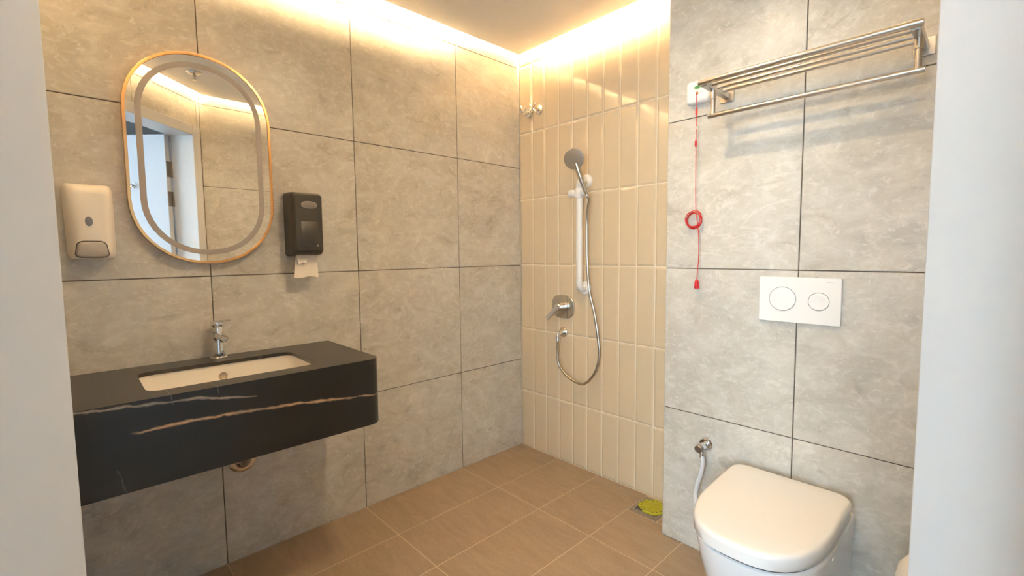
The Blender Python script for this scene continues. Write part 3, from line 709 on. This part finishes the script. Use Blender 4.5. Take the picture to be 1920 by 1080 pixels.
# ------------------------------------------------------------------ flush plate
fc_ = (1.615, 1.0665)
o = empty('flush_plate', (fc_[0], yw, fc_[1]), 'white dual flush plate with one large and one small round button', 'flush plate')
fp = lambda i, y: YW(rrect(*fc_, .248-2*i, .158-2*i, .004, 4), y)
obj('plate', loft([fp(0, yw-.0005), fp(0, yw-.010), fp(.0015, yw-.012)]), 'white_plastic', o, sharp=30)
for (x, z, r_) in ((1.567, 1.069, .0425), (1.676, 1.0655, .0310)):
    b = obj('flush_button', lathe((x, yw, z), (0, -1, 0), [(r_-.002, .011), (r_-.002, .0142), (r_-.005, .0152), (r_*.6, .0136), (0.001, .0128)], 40), 'white_plastic', o, sharp=60)
    obj('button_gap', lathe((x, yw, z), (0, -1, 0), [(r_, .0115), (r_, .0124), (r_-.0017, .0124)], 40, (False, False)), 'ring_grey', b)
for k in range(7):
    obj('printed_mark', box(1.6985+k*.0028, 1.7005+k*.0028, yw-.0124, yw-.0119, 1.1295, 1.1315), 'grey_mark', o, smooth=False)
obj('clip', box(1.662, 1.668, yw-.009, yw-.001, 1.1458, 1.1480), 'steel_dark', o, smooth=False)

# ------------------------------------------------------------------ toilet
TX = 1.617
t = empty('toilet', (TX, -.5, 0), 'white back to wall toilet with closed cream lid', 'toilet')
def dout(hw, yr, yf, rc, ym, e, n=13):
    """D-shaped plan outline: rear line yr with corner radius rc, straight sides to ym, superelliptic front to yf"""
    o_ = []
    for k in range(7): a = math.radians(90-90*k/6); o_.append((TX+hw-rc+rc*math.cos(a), yr-rc+rc*math.sin(a)))
    for k in range(2*n+1):
        a = PI*k/(2*n); c, s = math.cos(a), math.sin(a)
        o_.append((TX+hw*math.copysign(abs(c)**e, c), ym-(ym-yf)*abs(s)**e))
    for k in range(7): a = math.radians(180-90*k/6); o_.append((TX-hw+rc+rc*math.cos(a), yr-rc+rc*math.sin(a)))
    return o_
bowl = [ZW(dout(.130, yw-.002, -.640, .004, -.45, .80), .001), ZW(dout(.135, yw-.002, -.655, .004, -.45, .80), .03), ZW(dout(.155, yw-.002, -.705, .004, -.46, .78), .17),
        ZW(dout(.173, yw-.002, -.752, .005, -.47, .76), .29), ZW(dout(.180, yw-.002, -.772, .006, -.48, .76), .360), ZW(dout(.1805, yw-.002, -.774, .012, -.48, .76), .3745), ZW(dout(.175, yw-.008, -.768, .014, -.48, .76), .3800)]
# the rear of the skirt stays nearly upright
bl2 = []
for ring in bowl:
    rr = []
    for x, y, z in ring:
        k = max(0., min(1., (y+.42)/.12)); tgt = TX+math.copysign(.1815, x-TX) if abs(x-TX) > .05 else x
        rr.append((x+(tgt-x)*k*.85, y, z))
    bl2.append(rr)
obj('bowl', loft(bl2), 'ceramic', t, sharp=50)
obj('seat', loft([ZW(dout(.165, -.31, -.760, .05, -.49, .76), .3752), ZW(dout(.165, -.31, -.760, .05, -.49, .76), .3886)]), 'ceramic', t, sharp=50)
obj('lid_gap_shade', loft([ZW(dout(.1775, -.30, -.7715, .05, -.48, .76), .3802), ZW(dout(.1775, -.30, -.7715, .05, -.48, .76), .3889)]), 'seam', t, sharp=50)  # dark ring stands in for the shade in the gap under the lid
L_ = [(.181, -.290, -.780, .04, .3890), (.184, -.287, -.785, .042, .3915), (.1845, -.286, -.786, .042, .420), (.1835, -.287, -.785, .042, .426), (.181, -.2895, -.7825, .042, .4305), (.177, -.2935, -.7785, .042, .4335), (.171, -.2995, -.7725, .042, .4350), (.12, -.35, -.715, .04, .4362), (.04, -.45, -.60, .02, .4366)]
def lidring(hw, yr, yf, rc, z):
    return [(x, y, z+(z > .40)*.014*max(0, (y+.786)/.5)) for x, y in dout(hw, yr, yf, rc, max(yf+.02, min(-.49, yr-.1)), .76)]
obj('lid', loft([lidring(*q) for q in L_]), 'lid_plastic', t, sharp=60)
obj('hinge_block', box(TX-.12, TX+.12, yw-.045, yw-.008, .3805, .398), 'ceramic', t, bevel=.005)
lv_ = obj('bidet_valve', lathe((TX-.178, -.315, .385), (-1, 0, 0), [(.008, 0), (.008, .016), (.010, .017), (.010, .030), (.006, .032)], 16), 'chrome', t)
obj('valve_lever', tube([(TX-.202, -.315, .388), (TX-.205, -.313, .415)], [.0035, .0045], 10), 'steel', lv_)
obj('side_bolt', lathe((TX+.168, -.52, .35), (1, 0, -.1), [(.006, 0), (.006, .010), (.004, .012)], 14), 'white_plastic', t)
# angle valve + hose
AV = Vector((1.305, yw, .463))
o = empty('angle_valve', AV, 'chrome angle valve with white hose left of the toilet', 'valve')
obj('rosette', lathe(AV+Vector((0, -.0005, 0)), (0, -1, 0), [(.027, 0), (.027, .003), (.022, .010), (.012, .012)], 26), 'chrome', o)
obj('body', lathe(AV, (0, -1, 0), [(.011, .010), (.011, .028), (.014, .030), (.014, .052), (.011, .056)], 20), 'chrome', o)
obj('knob', lathe(AV, (0, -1, 0), [(.012, .057), (.0145, .059), (.0145, .072), (.012, .074), (.004, .074), (.004, .071)], 20), 'steel_dark', o)
obj('nozzle', lathe(AV+Vector((0, -.041, -.008)), (.05, 0, -1), [(.010, 0), (.010, .016), (.0085, .018), (.0085, .034)], 16), 'chrome', o)
obj('hose', tube(catmull([AV+Vector((.002, -.041, -.036)), (1.311, -.288, .40), (1.303, -.288, .35), (1.289, -.290, .295), (1.287, -.292, .24), (1.310, -.292, .185), (1.34, -.285, .158), (1.385, -.275, .150), (1.412, -.262, .15), (1.418, -.2475, .15)], 8), .0085, 12), 'hose_white', o)

# ------------------------------------------------------------------ bin beside the toilet
bc = Vector((2.008, -.43, 0))
o = empty('waste_bin', bc, 'small white round topped bin between the toilet and the doorway', 'bin')
obj('pail', lathe(bc, (0, 0, 1), [(.084, .001), (.088, .006), (.082, .30)], 32), 'white_plastic', o)
obj('lid', lathe(bc, (0, 0, 1), [(.083, .302), (.083, .325), (.077, .362), (.058, .392), (.03, .405), (.002, .408)], 32), 'cream_plastic', o)
